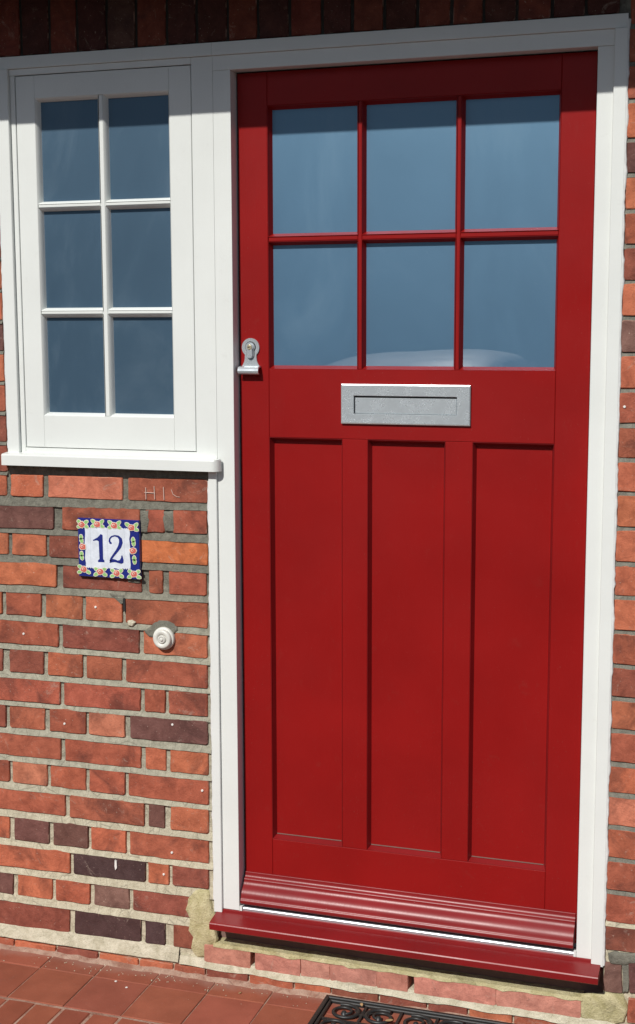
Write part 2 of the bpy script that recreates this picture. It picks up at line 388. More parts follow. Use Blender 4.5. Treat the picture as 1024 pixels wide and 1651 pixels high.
for ri, (t0, t1, b0, b1, br, cs) in enumerate(ROWS):
    T = lambda u: t0+(t1-t0)*u/335
    B = lambda u: b0+(b1-b0)*u/335
    rowlines.append((wx(0,T(0)), wx(335,T(335)), wx(0,B(0)), wx(335,B(335))))
    for (u0, u1), c in zip(br, cs):
        brick([wx(u0,T(u0)), wx(u1,T(u1)), wx(u1,B(u1)), wx(u0,B(u0))], C[c], wall)
    xl = wx(br[0][0], T(0))[0]-.012; zt = wx(0,T(0))[1]; zb = wx(0,B(0))[1]; head = ri % 2 == 0
    while xl > XW0:
        L = (.104 if head else .217); x0 = max(XW0, xl-L)
        if xl-x0 > .02: brick([(x0,zt),(xl,zt),(xl,zb),(x0,zb)], C[random.choice('OORRRBP')], wall)
        xl = x0-.011
def line_at(a, b, x): f = (x-a[0])/(b[0]-a[0]); return a[1]+(b[1]-a[1])*f
def bed(x0, x1, zt, zb, mat, parent, y0=.0045, y1=-.0016, n=None, name='mortar_bed', th=.05):
    """weather-struck joint: set back under the brick above, standing a little proud of the one below"""
    n = n or max(4, int((x1-x0)/.022)); vs = []
    for k in range(n+1):
        x = x0+(x1-x0)*k/n; a, b = zt(x), zb(x); jz = random.uniform(-.0012,.0012); jy = random.uniform(-.0009,.0009)
        vs += [(x, th, a+.002), (x, y0+.001+jy*.6, a+.002), (x, y0+jy, a-.0008), (x, y1+jy, b-.0002+jz*.7), (x, y1+.0035, b-.0014+jz*.5), (x, th, b-.0014)]
    fs = []
    for k in range(n):
        o = k*6
        for i in range(5): fs.append((o+i, o+i+1, o+i+7, o+i+6))
    m = MB(); m.add(vs, fs); return m.build(name, mat, parent)
XJ = -.0675
for a, b in zip(rowlines[:-1], rowlines[1:]):
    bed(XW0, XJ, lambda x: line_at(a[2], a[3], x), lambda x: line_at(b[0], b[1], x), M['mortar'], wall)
# course above row 1, only beside the window (left of it)
GA = .0762
z1t = rowlines[0][0][1]
zc = z1t+.0105; k = 0
while zc < 2.42:
    xr, head = -.6175, k % 2 == 1
    if zc > 2.10: xr = -.62
    first = True
    while xr > XW0:
        L = (.104 if head else .217)
        if first and head: L = .104
        x0 = max(XW0, xr-L)
        if xr-x0 > .02: brick([(x0,zc+.0655),(xr,zc+.0655),(xr,zc),(x0,zc)], C[random.choice('OORRBP')], wall)
        xr = x0-.011; first = False
    bed(XW0, -.616, lambda x: zc+.0002, lambda x: zc-.0105, M['mortar'], wall)
    zc += GA; k += 1
# right-hand pier
RB = [158,221,277,336,392,449.7,507.8,566,625.3,681,736.7,791.6,847.8,904.8,959.3,1015,1070.7,1122.8,1175.7,1229,1278.7,1332,1384,1436.2,1488.2,1535]
RC = 'ROPORBOGORROOOOORBOROLRRRB'.replace('', '')[:26]
XE = .9035; XW1 = 1.56
zr = [wx(1010, v)[1] for v in RB]
top0 = zr[0]+.0665
while top0 < 2.42: top0 += GA; zr.insert(0, zr[0]+GA); RC = 'R'+RC
prevb = None
for k, zb in enumerate(zr):
    zt = (zr[k-1]-.0125 if k else zb+.0655)
    head = k % 2 == 0; x = XE+random.uniform(-.001,.002); first = True
    while x < XW1:
        L = .104 if head else .217
        x1 = min(XW1, x+L)
        if x1-x > .02: brick([(x,zt),(x1,zt),(x1,zb),(x,zb)], C[RC[k]] if first else C[random.choice('OORRBP')], wall)
        x = x1+.011; first = False
    if k: bed(XE-.002, XW1, lambda x: zr[k-1], lambda x: zt, M['mortar'], wall, .0045, .0005)
# below: grey patched bricks at the foot of the pier
zl = zr[-1]
brick([wx(976,1553),wx(1001,1556),wx(1003,1601),wx(973,1598)], C['G'], wall)
brick([wx(1014,1553),wx(1075,1560),wx(1075,1606),wx(1016,1600)], C['P'], wall)
brick([wx(1014,1611),wx(1075,1620),wx(1075,1655),wx(1012,1648)], C['R'], wall)
x = W(1075,1600).x+.011; h = 0
while x < XW1:
    x1 = min(XW1, x+.104)
    if x1-x > .02:
        brick([(x,-.018),(x1,-.018),(x1,-.072),(x,-.072)], C[random.choice('ORBP')], wall); brick([(x,-.085),(x1,-.085),(x1,-.15),(x,-.15)], C[random.choice('ORBP')], wall)
    x = x1+.011
# soldier course over the head
SJ = [-15,32,78,123,171,218,268,316,366,415,466,519,567,619,672,727,779,832,889,944,1000]
ZS0, ZS1 = 2.1155, 2.335
def sx_(u): return W(u, 60).x
sj = [sx_(u) for u in SJ]
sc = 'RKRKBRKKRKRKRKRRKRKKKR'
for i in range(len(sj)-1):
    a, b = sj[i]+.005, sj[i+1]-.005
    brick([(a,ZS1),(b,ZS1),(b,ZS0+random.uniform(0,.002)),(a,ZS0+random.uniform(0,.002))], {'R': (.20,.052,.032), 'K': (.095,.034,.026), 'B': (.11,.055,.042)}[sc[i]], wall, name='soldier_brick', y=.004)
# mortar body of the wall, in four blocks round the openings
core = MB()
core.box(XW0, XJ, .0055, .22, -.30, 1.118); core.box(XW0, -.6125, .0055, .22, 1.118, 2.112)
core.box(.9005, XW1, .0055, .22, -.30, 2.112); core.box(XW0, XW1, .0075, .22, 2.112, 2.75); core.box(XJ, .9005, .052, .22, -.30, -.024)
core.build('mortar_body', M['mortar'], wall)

# foot of the left wall: mortar lip, buried course
def patch(px, mat, parent, name, y=-.004, y2=.006, ins=.3, seg=3, j=.0015):
    """lump of mortar: outline in measured points, thinning out towards its edge"""
    P = []
    for i in range(len(px)):
        a, b = px[i], px[(i+1) % len(px)]
        for k in range(seg): P.append(Vector(wx(a[0]+(b[0]-a[0])*k/seg, a[1]+(b[1]-a[1])*k/seg))+Vector((random.uniform(-j,j), random.uniform(-j,j))))
    n = len(P); c = sum(P, Vector((0,0)))/n; vs = [(p.x,y2,p.y) for p in P]
    vs += [(p.x+(c.x-p.x)*.05, y*.6+random.uniform(-.0004,.0004), p.y+(c.y-p.y)*.05) for p in P]
    vs += [(p.x+(c.x-p.x)*ins, y+random.uniform(-.0006,.0006), p.y+(c.y-p.y)*ins) for p in P]
    vs += [(p.x+(c.x-p.x)*.65, y+random.uniform(-.0007,.0007), p.y+(c.y-p.y)*.65) for p in P]+[(c.x,y,c.y)]
    fs = []
    for i in range(n):
        k = (i+1) % n
        for r in range(3): fs.append((i+r*n, k+r*n, k+(r+1)*n, i+(r+1)*n))
        fs.append((i+3*n, k+3*n, 4*n))
    m = MB(); m.add(vs, fs, True); return m.build(name, mat, parent)
lt = lambda x: line_at(wx(0,1489.5), wx(300,1529), x)
lb = lambda x: line_at(wx(0,1506.7), wx(290,1549), x)
bed(XW0, W(289,1540).x, lt, lb, M['pale'], wall, .001, -.009, 40, 'mortar_lip')
BX = [-160,-100,-40,25,92,160,225,281,333,402,475,535,612,690,756,828,905,985,1060]
def zfoot(u): return wx(u, 1508+u*.1448)[1]
ft = [W(u, 1510+u*.145).x for u in BX]
for i in range(len(ft)-1):
    zt = -.1465+.0015*random.random()-(.008 if ft[i] < -.1 else 0)
    brick([(ft[i]+.004,zt),(ft[i+1]-.004,zt),(ft[i+1]-.004,FZ-.03),(ft[i]+.004,FZ-.03)], C[random.choice('ORRB')], wall, M['step'], y=-.006, name='brick', ins=.0015)
bed(W(289,1540).x+.003, .93, lambda x: -.128, lambda x: -.1475+.002*math.sin(x*37), M['pale'], wall, -.002, -.010, 60, 'mortar_lip')
# dusty fillet where wall and paving meet
m = MB(); n = 90; vs = []
for k in range(n+1):
    x = XW0+(XW1-XW0)*k/n; j = random.uniform(-.003,.003)
    vs += [(x,.01,FZ+.013+j*.6),(x,-.0085,FZ+.008+j),(x,-.016+j,FZ+.002+j*.15),(x,-.026+2*j,FZ-.006)]
m.add(vs, [(k*4+i,k*4+i+1,k*4+i+5,k*4+i+4) for k in range(n) for i in range(3)], True)
m.build('mortar_fillet', M['grout'], wall)
# patches
patch([(303,1448),(311,1438),(322,1433),(337,1436),(341,1455),(342,1468),(349,1476),(347,1500),(351,1514),(349,1523),(335,1526),(332,1545),(318,1545),(308,1530),(312,1512),(304,1500),(306,1480),(299,1466)], M['yellow'], wall, 'mortar_patch', -.0028, ins=.08)
patch([(936,1604),(955,1603),(980,1602),(1005,1604),(1013,1625),(1008,1649),(985,1653),(955,1652),(934,1640)], M['yellow'], wall, 'mortar_patch', -.0035, ins=.12)
patch([(979,1538),(990,1534),(1004,1538),(1030,1536),(1030,1552),(1010,1556),(996,1556),(982,1552)], M['greymud'], wall, 'mortar_patch', -.0018, ins=.15)
patch([(1002,1556),(1014,1554),(1014,1600),(1004,1602)], M['greymud'], wall, 'mortar_patch', -.0012, ins=.15)
patch([(232,1019),(240,1012),(247,1005),(257,1000),(270,1000),(281,1006),(288,1015),(280,1024),(264,1030),(248,1028),(238,1026)], M['greymud'], wall, 'mortar_patch', -.0025, ins=.15)
patch([(226,823),(240,822),(241,838),(237,860),(227,859)], M['greymud'], wall, 'mortar_patch', -.0012, ins=.2)
patch([(264,824),(281,824),(281,858),(266,857),(263,840)], M['greymud'], wall, 'mortar_patch', -.0012, ins=.2)
patch([(205,918),(226,920),(227,941),(206,939)], M['greymud'], wall, 'mortar_patch', -.0012, ins=.2)
patch([(176,957),(201,960),(202,972),(196,974),(186,966)], M['greymud'], wall, 'mortar_patch', -.0015, ins=.2)
patch([(206,1000),(213,998),(219,1003),(214,1011),(207,1008)], M['pale'], wall, 'mortar_patch', -.004)
m = MB(); q = W(200.5,975); m.exty([(q.x-.003,q.z+.016),(q.x+.003,q.z+.018),(q.x+.004,q.z-.014),(q.x-.002,q.z-.018)], -.0022, .003); m.build('open_joint', M['gap'], wall)
# wall plugs and chalk scratches
for u, v in ((104,1167),(278,1168.5),(277,1375),(264,1410),(326,1275),(38,1022),(154,979),(1007,656)):
    q = W(u, v, -.002); m = MB(); m.lathe_y(q.x, q.z, [(.0034,.004),(.0032,-.0022),(.0022,-.0032)], 10); m.build('wall_plug', M['plug'], wall)
q = W(187,1394,-.002); m = MB(); m.exty([(q.x-.002,q.z+.013),(q.x+.003,q.z+.010),(q.x+.0035,q.z-.008),(q.x-.001,q.z-.014),(q.x-.003,q.z-.004)], -.0045, .004); m.build('wall_plug', M['plug'], wall)
def stroke(pts, wd=.0012):
    m = MB(); m.tube([W(u, v, -.0016) for u, v in pts], wd, 5, Vector((0,-1,0)), .5); m.build('chalk_mark', M['chalk'], wall)
stroke([(235,786),(235.5,805)]); stroke([(248.5,784),(249.5,805)]); stroke([(233,794),(250,795)]); stroke([(263.5,785),(264.5,806)]); stroke([(276,789),(279,797),(285,801),(290,801.5)], .0008)

# ------------------------------------------------------------------ door step (pink brick under the cill)
step = thing('brick_step', (.4, 0, -.14), 'pale pink brick step course with yellow mortar under the red door sill', 'step')
PB = [(331,404),(413,484),(486.5,531.5),(533.5,607),(608,657.5),(669,799),(801,936)]
def ptop(u): return 1521.5+(u-331)*.1485
def pbot(u): return 1549+(u-331)*.1505
for a, b in PB:
    brick([wx(a,ptop(a)),wx(b,ptop(b)),wx(b,pbot(b)),wx(a,pbot(a))], vary(sr(180,124,110), .05), step, M['step'], y=-.004, ins=.0015, j=.001)
m = MB(); nn = 60; vs = []
for k in range(nn+1):
    u = 345+(940-345)*k/nn; a = W(u, ptop(u)-4.5+random.uniform(-.6,.6), 0); b = W(u, ptop(u)+.2+3.*max(0, math.sin(k*.9)*math.sin(k*.37))+random.uniform(-.5,1.), 0)
    vs += [(a.x,.045,a.z+.001),(a.x,-.0035,a.z),(b.x,-.0058+random.uniform(-.0006,.0006),b.z),(b.x,.002,b.z-.001)]
m.add(vs, [(k*4+i,k*4+i+1,k*4+i+5,k*4+i+4) for k in range(nn) for i in range(3)]); m.build('mortar_bed', M['yellow'], step)
m = MB(); m.box(-.066, .899, .030, .05, -.14, -.020); m.build('mortar_core', M['dust'], step)

# ------------------------------------------------------------------ door frame
fr = thing('door_frame', (.418, .05, 0), 'white painted timber frame around the red door', 'door frame')
YO, YI, YD, YG = -.004, .006, .040, .060
XI0, XI1, ZI0 = 0., .8365, 2.0495
XO = .899
def part(name, mat, parent, *boxes, c=.0012, label=None):
    m = MB()
    for b in boxes: m.cbox(*b, c=c)
    return m.build(name, mat, parent, label)
part('jamb', M['white'], fr, (-.0435, XI0, YI-.0014, .10, .0125, ZI0), c=.0006)
part('jamb', M['white'], fr, (XI1, .8715, YI, .10, .0105, ZI0))
part('head', M['white'], fr, (-.0435, .8715, YI-.0020, .10, ZI0+.0003, 2.0832), c=.0006)
part('architrave', M['white'], fr, (.8718, XO, YO, .06, -.0005, 2.0832))
part('architrave', M['white'], fr, (-.0655, -.0438, YO+.001, .06, .0035, 1.118))
part('architrave', M['white'], fr, (-.0435, XO, YO+.0030, .06, 2.0835, 2.112), c=.0005)
part('door_stop', M['gap'], fr, (.0005, .0028, YD+.006, .09, .03, 2.049), (.8325, .836, YD+.006, .09, .03, 2.049), (.003, .832, YD+.008, .09, 2.0468, 2.0492), c=.0003)
def caulk(x, z0, z1, side, y=.001, wd=.0045, parent=fr):
    m = MB(); n = int((z1-z0)/.011); vs = []
    for k in range(n+1):
        z = z0+(z1-z0)*k/n; e = wd*(.55+.9*random.random()*random.random()+.35*math.sin(z*41)*math.sin(z*17))
        vs += [(x-side*.002, -.003, z), (x+side*e*.45, y-.0045+random.uniform(-.0006,.0006), z), (x+side*e, y+random.uniform(-.001,.001), z), (x+side*e*.8, .008, z)]
    m.add(vs, [(k*4+i,k*4+i+1,k*4+i+5,k*4+i+4) for k in range(n) for i in range(3)], True); m.build('sealant_bead', M['caulk'], parent)
caulk(XO+.0005, .003, 2.10, 1); caulk(-.0655, .035, 1.095, -1, .002, .004)
# red sill
ce = [(-.050,-.022),(-.052,-.0205),(-.0525,-.006),(-.051,-.0035),(-.049,-.0025),(-.006,.0045),(.0005,.006),(.0012,.0105),(.0035,.0118),(.006,.0106),(.0075,.0122),(.05,.0150),(.05,-.022)]
m = MB(); m.extx(ce, -.0585, .8935, smooth=False); m.build('sill', M['red2'], fr, 'red painted timber sill at the foot of the door')
# aluminium threshold strip
al = [(.009,.0118),(.0085,.0180),(.010,.0200),(.013,.0210),(.020,.0216),(.030,.0216),(.030,.0118)]
m = MB(); m.extx(al, .0003, .8362, smooth=False); m.build('threshold_strip', M['alu'], fr, 'bright aluminium threshold strip')
m = MB(); m.box(.0008, .0075, .004, .012, .0125, .024); m.build('end_cap', M['white'], fr)
m = MB(); m.box(.8305, .836, .004, .012, .0125, .026); m.build('end_cap', M['white'], fr)

# ------------------------------------------------------------------ red front door
door = thing('front_door', (.4165, .06, .03), 'red painted front door with six frosted panes above three long panels', 'door')
DX0, DX1, DZ0, DZ1 = .0035, .8320, .028, 2.0462
OX = [(.0770,.2965),(.3060,.5270),(.5360,.7565)]          # glazing openings at the door face
OZ = [(1.6715,1.9705),(1.3630,1.6605)]
PX = [(.0770,.2590),(.3215,.5070),(.5710,.7565)]
PZ0, PZ1 = .1960, 1.2000
th = .044
part('stile', M['red'], door, (DX0, .0768, YD, YD+th, DZ0, DZ1))
part('stile', M['red'], door, (.7567, DX1, YD, YD+th, DZ0, DZ1))
part('top_rail', M['red'], door, (.0771, .7564, YD, YD+th, 1.9705, DZ1))
part('lock_rail', M['red'], door, (.0771, .7564, YD, YD+th, PZ1, 1.3630))
part('bottom_rail', M['red'], door, (.0771, .7564, YD, YD+th, DZ0, PZ0))
for a, b in ((.2590,.3215),(.5070,.5710)): part('muntin', M['red'], door, (a, b, YD+.0002, YD+th, PZ0+.0002, PZ1-.0002))
for a, b in ((.2965,.3060),(.5270,.5360)):
    part('glazing_bar', M['red'], door, (a, b, YD+.0022, YD+.034, 1.3631, 1.9704), c=.0012)
for a, b in OX: part('glazing_bar', M['red'], door, (a+.0001, b-.0001, YD+.0022, YD+.034, 1.6605, 1.6715), c=.0015)
def moulding(name, mat, parent, x0, x1, z0, z1, y, wx_, wz, d, round_=False):
    """sloped moulding round an opening, mitred at the corners"""
    prof = [(0,0),(.10,.0),(.16,.16),(.9,.92),(1,1)] if not round_ else [(0,0),(.08,.04),(.30,.16),(.55,.38),(.78,.68),(.92,.94),(1,1)]
    m = MB(); rings = []
    for f, g in prof: rings.append([(x0+wx_*f,y+d*g,z0+wz*f),(x1-wx_*f,y+d*g,z0+wz*f),(x1-wx_*f,y+d*g,z1-wz*f),(x0+wx_*f,y+d*g,z1-wz*f)])
    for side in range(4):
        k = (side+1) % 4; vs = []
        for r in rings: vs += [r[side], r[k]]
        m.add(vs, [(2*i,2*i+1,2*i+3,2*i+2) for i in range(len(rings)-1)], round_)
    # back of the moulding
    o = m.build(name, mat, parent)
    return o
for (z0, z1) in OZ:
    for (x0, x1) in OX:
        moulding('glazing_bead', M['red'], door, x0, x1, z0, z1, YD+.0004, .0070, .0085, .0185)
        m = MB(); m.box(x0+.004, x1-.004, YG-.002, YG+.004, z0+.005, z1-.005); m.build('pane', M['dglass'], door)
for (x0, x1) in PX:
    moulding('panel_moulding', M['red2'], door, x0, x1, PZ0, PZ1, YD+.0004, .0070, .0090, .0180)
    m = MB(); m.box(x0+.004, x1-.004, YD+.0174, YD+.030, PZ0+.005, PZ1-.005); m.build('panel', M['red'], door)
for (x0, x1) in PX:
    m = MB(); m.box(x0+.0068, x1-.0070, YD+.0155, YD+.0176, PZ0+.0085, PZ0+.0104); m.build('dust_line', M['dust'], door)
m = MB(); m.box(.02, .82, YD+.036, YD+.043, .05, 2.03); m.build('backing_board', M['gap'], door)
# weatherboard: ogee drip moulding across the foot
def arc(cy, cz, r, a0, a1, n=7): return [(cy+r*math.cos(math.radians(a0+(a1-a0)*k/n)), cz+r*math.sin(math.radians(a0+(a1-a0)*k/n))) for k in range(n+1)]
wp = [(.0405,.1045),(.0352,.1042),(.0336,.1030),(.0326,.0940),(.0312,.0917),(.0288,.0900),(.0270,.0882),(.0263,.0864)]
wp += [(.0258,.0832),(.0250,.0797),(.0232,.0762),(.0205,.0731),(.0170,.0704),(.0132,.0676),(.0096,.0645),(.0065,.0606),(.0044,.0562),(.0033,.0516),(.0030,.0480)]
wp += [(.0031,.0464),(.0022,.0451),(.0003,.0442),(-.0014,.0427),(-.0022,.0405),(-.0020,.0370),(-.0008,.0340),(.0020,.0316),(.0060,.0306),(.0405,.0320)]
def cat(P, n=4):
    o = []
    for i in range(len(P)-1):
        a, b, c, d = P[max(0,i-1)], P[i], P[i+1], P[min(len(P)-1,i+2)]
        for k in range(n):
            t = k/n; o.append(tuple(.5*(2*b[j]+(c[j]-a[j])*t+(2*a[j]-5*b[j]+4*c[j]-d[j])*t*t+(3*b[j]-a[j]-3*c[j]+d[j])*t**3) for j in (0,1)))
    return o+[P[-1]]
wp = [(.0402,.1042),(.0362,.1036),(.0353,.1000),(.0346,.0958),(.0326,.0922),(.0296,.0898),(.0272,.0872),(.0266,.0835),(.0252,.0795),(.0222,.0752),(.0182,.0716),(.0138,.0678),(.0098,.0636),(.0066,.0588),(.0046,.0536),(.0034,.0492),(.0020,.0458),(-.0002,.0432),(-.0014,.0404),(-.0012,.0372),(-.0002,.0342)]
wp = cat(wp)+[(.0020,.0316),(.0060,.0306),(.0405,.0320)]
m = MB(); m.extx(wp, .0052, .8290, smooth=True); m.build('weatherboard', M['red2'], door, 'moulded red weatherboard across the foot of the door')
# letter plate
lp = MB(); LX0, LX1, LZ0, LZ1 = .2585, .5655, 1.2370, 1.3295; FX0, FX1, FZ0, FZ1 = .2895, .5345, 1.2605, 1.3025
def framering(m, o, i, yf, yb, c):
    def rect(r, e): return [(r[0]+e,r[2]+e),(r[1]-e,r[2]+e),(r[1]-e,r[3]-e),(r[0]+e,r[3]-e)]
    L = [[(x,yb,z) for x,z in rect(o,0)],[(x,yf+c*.5,z) for x,z in rect(o,0)],[(x,yf,z) for x,z in rect(o,c)],[(x,yf,z) for x,z in rect(i,-.001)],[(x,yf+.001,z) for x,z in rect(i,0)],[(x,yb,z) for x,z in rect(i,0)]]
    vs = sum(L, []); m.add(vs, [(4*r+k,4*r+(k+1)%4,4*r+4+(k+1)%4,4*r+4+k) for r in range(5) for k in range(4)])
framering(lp, (LX0,LX1,LZ0,LZ1), (FX0,FX1,FZ0,FZ1), .0325, YD, .0025)
lpo = lp.build('letter_plate', M['zinc'], door, 'satin grey metal letter plate with hinged flap')
m = MB(); m.cbox(FX0+.0022, FX1-.0012, .0362, .0388, FZ0+.0006, FZ1-.0045, c=.0010); m.build('flap', M['zinc'], lpo)
m = MB(); m.box(FX0+.0002, FX1-.0002, .0392, .0399, FZ0+.0002, FZ1-.0002); m.build('slot', M['gap'], lpo)
# cylinder pull
cx, cz = .0318, 1.4135
def keyhole_plate(r, w_, zb, n=22):
    P = []; a0 = math.degrees(math.asin(min(1, w_/r)))
    for k in range(n+1):
        a = math.radians(-90+a0+(360-2*a0)*k/n); P.append((cx+r*math.cos(a), cz+r*math.sin(a)))
    return P
P = keyhole_plate(.0222, .0145, 0)
P += [(cx-.0148,cz-.0250),(cx-.0160,cz-.0330),(cx-.0205,cz-.0420),(cx-.0225,cz-.0450),(cx+.0225,cz-.0450),(cx+.0205,cz-.0420),(cx+.0160,cz-.0330),(cx+.0148,cz-.0250)]
m = MB(); m.exty(P, .0365, YD); cen = (cx, cz)
pull = m.build('cylinder_pull', M['zinc'], door, 'satin metal lock pull beside the door edge')
def euro(s):
    P = [(cx+s*.0090*math.cos(math.radians(a)), cz+s*.0090*math.sin(math.radians(a))+.001) for a in range(-40, 221, 20)]
    P += [(cx-s*.0066,cz-.0075),(cx-s*.0066,cz-.0175)]+[(cx+s*.0066*math.cos(math.radians(a)), cz-.0185+s*.0066*math.sin(math.radians(a))) for a in range(180, 361, 20)]+[(cx+s*.0066,cz-.0075)]
    return P
m = MB(); m.exty(euro(1.5), .0362, .0366); m.build('shadow_gap', M['gap'], pull)
m = MB(); m.exty(euro(1.3), .0335, .0361); m.build('escutcheon', M['zinc'], pull)
m = MB(); m.exty(euro(.95), .0295, .0336); cyl = m.build('lock_cylinder', M['zinc'], pull)
m = MB(); m.lathe_y(cx, cz+.001, [(.0062,.0296),(.0060,.0283),(.0050,.0280)], 20); m.build('lock_plug', M['brass'], pull)
m = MB(); m.box(cx-.0042, cx+.0008, .0277, .0283, cz-.0002, cz+.0020); m.build('keyway', M['gap'], pull)
lip = [(YD-.001,cz-.0440),(.034,cz-.0440),(.027,cz-.0445),(.0205,cz-.0465),(.0175,cz-.0505),(.0165,cz-.0550),(.0175,cz-.0590),(.0200,cz-.0620),(.0235,cz-.0635),(.026,cz-.0630),(.0262,cz-.0615),(.0225,cz-.0600),(.0205,cz-.0555),(.0215,cz-.0510),(.026,cz-.0482),(YD-.001,cz-.0472)]
m = MB(); m.extx(lip, cx-.0262, cx+.0255, smooth=False); m.build('finger_lip', M['zinc'], pull)

# ------------------------------------------------------------------ casement window
win = thing('casement_window', (-.33, .05, 1.12), 'white casement window with six small frosted panes left of the door', 'window')
KX0, KX1, KZ0, KZ1 = -.5635, -.0975, 1.1625, 2.0680
part('frame_jamb', M['white'], win, (-.5768, KX0, YI, .09, 1.1455, 2.0678))
part('frame_jamb', M['white'], win, (KX1, -.0438, YI-.0016, .09, 1.150, 2.0830), c=.0006)
part('frame_head', M['white'], win, (-.5768, KX1-.0003, YI-.0018, .09, KZ1, 2.0830), c=.0005)
part('frame_bottom', M['white'], win, (KX0+.0003, KX1-.0003, YI, .09, 1.1460, KZ0), c=.0006)
part('architrave', M['white'], win, (-.6100, -.5771, YO, .06, 1.1470, 2.0832))
part('architrave', M['white'], win, (-.6100, -.0438, YO+.0030, .06, 2.0835, 2.112), c=.0005)
part('gap_lining', M['gap'], win, (KX0+.0002, KX1-.0002, YI+.022, .088, KZ0-.006, KZ1-.0002), c=.0003)
caulk(-.6100, 1.16, 2.10, -1, .002, .004, win)
# sill board with a rounded right-hand end
sp = []
X0, X1, YF, RR = -.6185, -.0300, -.0255, .020
outline = [(X0+.001,.06),(X0,YF+.003),(X0+.003,YF)]+[(X1-RR+RR*math.sin(math.radians(a)), YF+RR-RR*math.cos(math.radians(a))) for a in range(0, 91, 9)]+[(X1,-.0045),(X1,-.0042)]
outline += [(-.0438,-.0042),(-.0438,.0055),(-.0975,.0055),(-.0975,.06)]
m = MB(); n = len(outline); zt = lambda y: 1.1475+max(0, y-YF)*.10
r0 = [(x,y,1.1195) for x,y in outline]; r1 = [(x,y,zt(y)-.0035) for x,y in outline]
def inn(x, y):
    return (min(max(x, X0+.0025), X1-.0025), max(y, YF+.0025) if y < -.0045 else y)
r2 = [(*inn(x,y), zt(y)) for x,y in outline]
m.add(r0+r1, [(i,(i+1)%n,(i+1)%n+n,i+n) for i in range(n)]); m.add(r1+r2, [(i,(i+1)%n,(i+1)%n+n,i+n) for i in range(n)], True)
m.add(r2, [tuple(range(n))]); m.add(r0, [tuple(range(n))[::-1]])
m.build('window_sill', M['white'], win)
cas = MB()
WOX = [(-.5095,-.3400),(-.3275,-.1560)]
WOZ = [(1.7605,2.0120),(1.5025,1.7515),(1.2440,1.4935)]
cx0, cx1, cz0, cz1 = KX0+.0022, KX1-.0022, KZ0+.0018, KZ1-.0022
sa = MB(); sa.cbox(cx0, WOX[0][0]-.0001, YI, .05, cz0, cz1); sash = sa.build('casement', M['white'], win)
for b in ((WOX[1][1]+.0001, cx1, YI, .05, cz0, cz1),):
    m = MB(); m.cbox(*b); m.build('stile', M['white'], sash)
m = MB(); m.cbox(WOX[0][0], WOX[1][1], YI+.0002, .05, 2.0120, cz1, c=.0006); m.build('top_rail', M['white'], sash)
m = MB(); m.cbox(WOX[0][0], WOX[1][1], YI+.0002, .05, cz0, 1.2440, c=.0006); m.build('bottom_rail', M['white'], sash)
m = MB(); m.cbox(WOX[0][1], WOX[1][0], YI+.0015, .04, 1.2441, 2.0119, c=.002); m.build('glazing_bar', M['white'], sash)
for a, b in WOX:
    for z0, z1 in ((1.7515,1.7605),(1.4935,1.5025)):
        m = MB(); m.cbox(a+.0001, b-.0001, YI+.0015, .04, z0, z1, c=.002); m.build('glazing_bar', M['white'], sash)
    for z0, z1 in WOZ:
        moulding('glazing_bead', M['white'], sash, a, b, z0, z1, YI+.0006, .0070, .0080, .0180, True)
        m = MB(); m.box(a+.004, b-.004, YI+.0175, YI+.0235, z0+.004, z1-.004); m.build('pane', M['wglass'], sash)

# ------------------------------------------------------------------ house number plaque
PC = (-.3315, .918); PWD, PHT = .168, .1475
pl = thing('house_number_plaque', (PC[0], -.003, PC[1]-PHT/2), 'glazed ceramic number 12 plaque with roses on a blue border', 'house number')
def pp(x, y):      # measured on an enlargement: 135..635 across, 140..622 down
    return (PC[0]+(x-385)/500*PWD, PC[1]-(y-381-(x-385)*.026)/482*PHT)
YP = -.011
tl = MB(); tl.cbox(PC[0]-PWD/2, PC[0]+PWD/2, YP, .002, PC[1]-PHT/2, PC[1]+PHT/2, c=.0015); tl.build('backing_plate', M['pblue'], pl)
cols = [137,240,380,517,633]
for i in range(4):
    a, b = cols[i]+.4, cols[i+1]-.4
    lo_, hi_ = (195 if i == 0 else a), (560 if i == 3 else b)
    if hi_-lo_ < 5: continue
    P = []
    for k in range(9): P.append(pp(lo_+(hi_-lo_)*k/8, 212+5*math.sin(k*2.3+i)))
    if i == 3: P += [pp(hi_+4*math.sin(k*2.1), 215+(545-215)*k/8) for k in range(1, 8)]
    for k in range(9): P.append(pp(hi_-(hi_-lo_)*k/8, 543+5*math.sin(k*1.9+i)))
    if i == 0: P += [pp(lo_+4*math.sin(k*2.1), 545-(545-215)*k/8) for k in range(1, 8)]
    m = MB(); m.exty(P, YP-.0008, YP+.001); m.build('tile', M['pwhite'], pl)
d1 = [(325,262),(341,270),(341,468),(351,478),(351,493),(299,493),(298,480),(311,468),(308,322),(292,314),(262,320),(262,311),(300,290)]
m = MB(); m.exty([pp(*q) for q in d1], YP-.0013, YP); m.build('digit', M['pblue'], pl)
m = MB(); ctr = [(414,336,6),(404,334,9),(396,318,7),(399,298,6),(414,281,6),(440,273,6),(468,279,9),(486,299,13),(489,328,15),(478,362,14),(456,396,11),(428,432,9),(407,462,8),(398,486,7)]
Lp, Rp = [], []
for i, (x, y, r) in enumerate(ctr):
    a, b = ctr[max(0,i-1)], ctr[min(len(ctr)-1,i+1)]; dx, dy = b[0]-a[0], b[1]-a[1]; l = math.hypot(dx, dy)
    Lp.append(pp(x+dy/l*r, y-dx/l*r)); Rp.append(pp(x-dy/l*r, y+dx/l*r))
n = len(Lp); vs = [(x,YP-.0013,z) for x,z in Lp+Rp]; m.add(vs, [(i,i+1,n+i+1,n+i) for i in range(n-1)])
